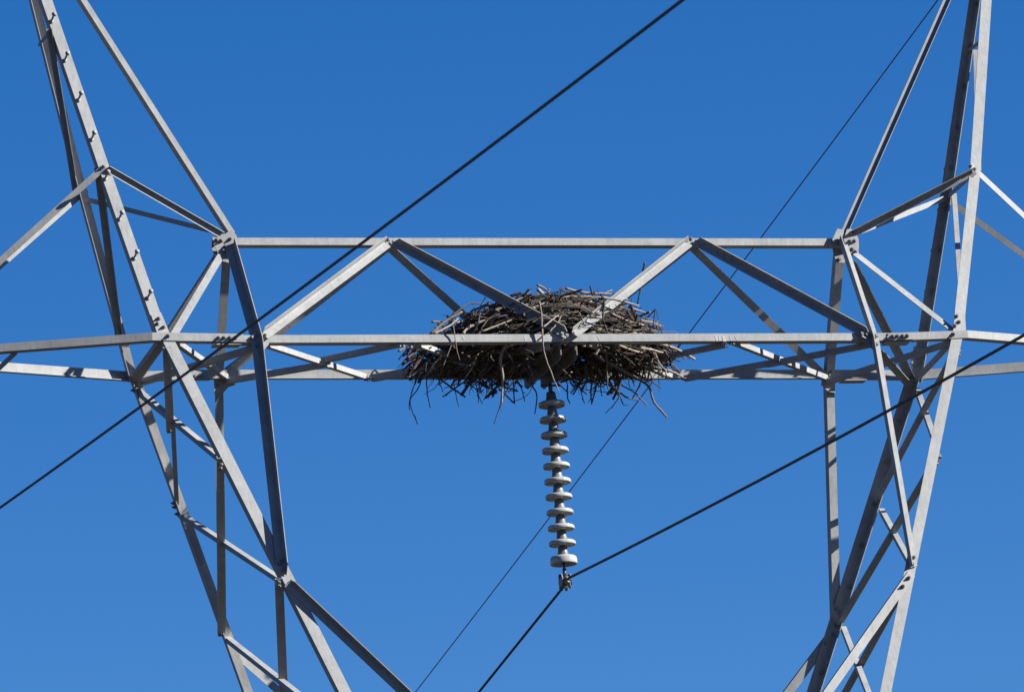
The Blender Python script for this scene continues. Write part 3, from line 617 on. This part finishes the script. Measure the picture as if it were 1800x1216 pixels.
    h([(1041, 620), (1088, 647), (1118, 664.6), (1140, 679.5), (1149.7, 706.6), (1172, 732.5)], -0.5, .0125, TAN); h([(1140, 666), (1162, 682)], 0.1, .0075)
    h([(1090, 630), (1088, 657), (1088, 679.5), (1077, 702)], -0.1, .017); h([(1078, 668), (1093, 677), (1117.6, 692), (1138.6, 714)], 0.0, .0075, TAN); h([(1075, 677), (1085.6, 687), (1103, 699), (1123, 703)], -0.1, .009)
    h([(1089, 697), (1078, 712), (1064, 726)], -0.1, .005); h([(1088, 690), (1095, 710), (1103, 712)], -0.1, .005); h([(968, 658), (979.5, 672), (999, 690.6)], 0.0, .0075); h([(995, 660), (1009, 672), (1031, 693)], 0.1, .007)
    h([(1016, 675), (1021, 687), (1027, 709)], 0.1, .006); h([(1052, 655), (1048, 680), (1040, 709)], 0.0, .009); h([(1040, 670), (1039, 690), (1040, 711)], -0.1, .0085, TAN); h([(1050, 660), (1055, 677), (1058, 697)], 0.1, .007)
    h([(1065, 620), (1067, 642), (1068, 684)], -0.55, .0085, TAN); h([(1148, 620), (1147, 628), (1137, 672)], -0.5, .0115, TAN); h([(1160, 625), (1168, 650), (1175, 668)], -0.3, .006); h([(1157, 640), (1158, 665), (1159, 690)], -0.3, .0035)
    h([(1150, 618), (1160, 640), (1175, 655)], -0.4, .008, PALE); h([(838, 594), (860, 560), (905, 545)], -0.55, .008, GREY); h([(860, 552), (900, 531), (935, 520)], -0.4, .012, TAN); h([(845, 583), (890, 566), (925, 548)], -0.62, .009, PALE)
    h([(968, 560), (985, 545), (1020, 533)], -0.55, .013, TAN); h([(1018, 550), (1025, 566), (1030, 575)], -0.72, .009, TAN); h([(985, 556), (1000, 541), (1040, 530)], -0.5, .010, PALE); h([(1062, 530), (1060, 560), (1069, 588)], -0.75, .011, GREY)
    h([(1070, 580), (1100, 583), (1140, 590)], -0.55, .013, PALE); h([(1080, 560), (1105, 575), (1142, 582)], -0.5, .012, TAN); h([(1030, 590), (1060, 577), (1085, 573)], -0.6, .01, PALE); h([(880, 655), (905, 640), (935, 650)], -0.3, .007)
    h([(955, 575), (972, 561), (982, 553)], -0.75, .007, PALE); h([(966, 583), (980, 568), (986, 556)], -0.75, .006, PALE); h([(862, 660), (865, 685), (858, 700)], 0.0, .007); h([(870, 625), (850, 645), (846, 668), (838, 690)], -0.4, .007, GREY)
    h([(1120, 610), (1150, 616), (1165, 620)], -0.45, .012, PALE); h([(1085, 606), (1115, 617), (1130, 620)], -0.55, .012, PALE); h([(910, 672), (918, 686), (922, 706)], 0.0, .006); h([(1005, 640), (1018, 655), (1024, 672)], -0.2, .008)
    h([(965, 612), (980, 640), (1003, 662)], -0.6, .0045, TAN); h([(1000, 606), (990, 628), (993, 652)], -0.62, .005, GREY)
    h([(850, 668), (843, 690), (850, 684)], 0.1, .006); h([(988, 505), (985, 515), (980, 524)], 0.0, .007)
    for pix, y, r, mt in H[:100]:
        pts = [Y(a, b, y + (0.04 * i if len(pix) > 2 else 0.05 * i)) for i, (a, b) in enumerate(pix)]
        ln, rr = rough(smooth_line(pts, 6), r, rng, 0.0022)
        vs, fs = tube_geo(ln, rr, 8)
        # a short side spur on the longer ones
        if len(pix) > 2 and rng.random() < 0.75:
            k = rng.randrange(3, len(ln) - 2); d = (ln[k + 1] - ln[k - 1]).normalized(); s = (d + V((rng.gauss(0, 1), rng.gauss(0, 1), rng.gauss(0, 1))).normalized() * 1.0).normalized(); L = rng.uniform(0.025, 0.07)
            tube_geo([ln[k], ln[k] + s * L * 0.6, ln[k] + (s + V((0, 0, rng.gauss(0, .3)))) * L], [r * 0.6, r * 0.5, r * 0.3], 6, vs, fs)
        link('stick', vs, fs, mt, root, True)
    # two small dry cones and tufts caught in the hanging twigs
    for (cx_, cy_) in ((868, 691), (1074, 687)):
        vs, fs = [], []; c = Y(cx_, cy_, -0.1)
        for k in range(46):
            d = V((rng.gauss(0, 1), rng.gauss(0, 1), rng.gauss(0, 1))).normalized(); L = rng.uniform(0.02, 0.05)
            tube_geo([c, c + d * L], [0.006, 0.003], 5, vs, fs)
        link('dry_tuft', vs, fs, GREY, root)
nest()
for o in bpy.data.objects:
    if 'wl' in o: del o['wl']
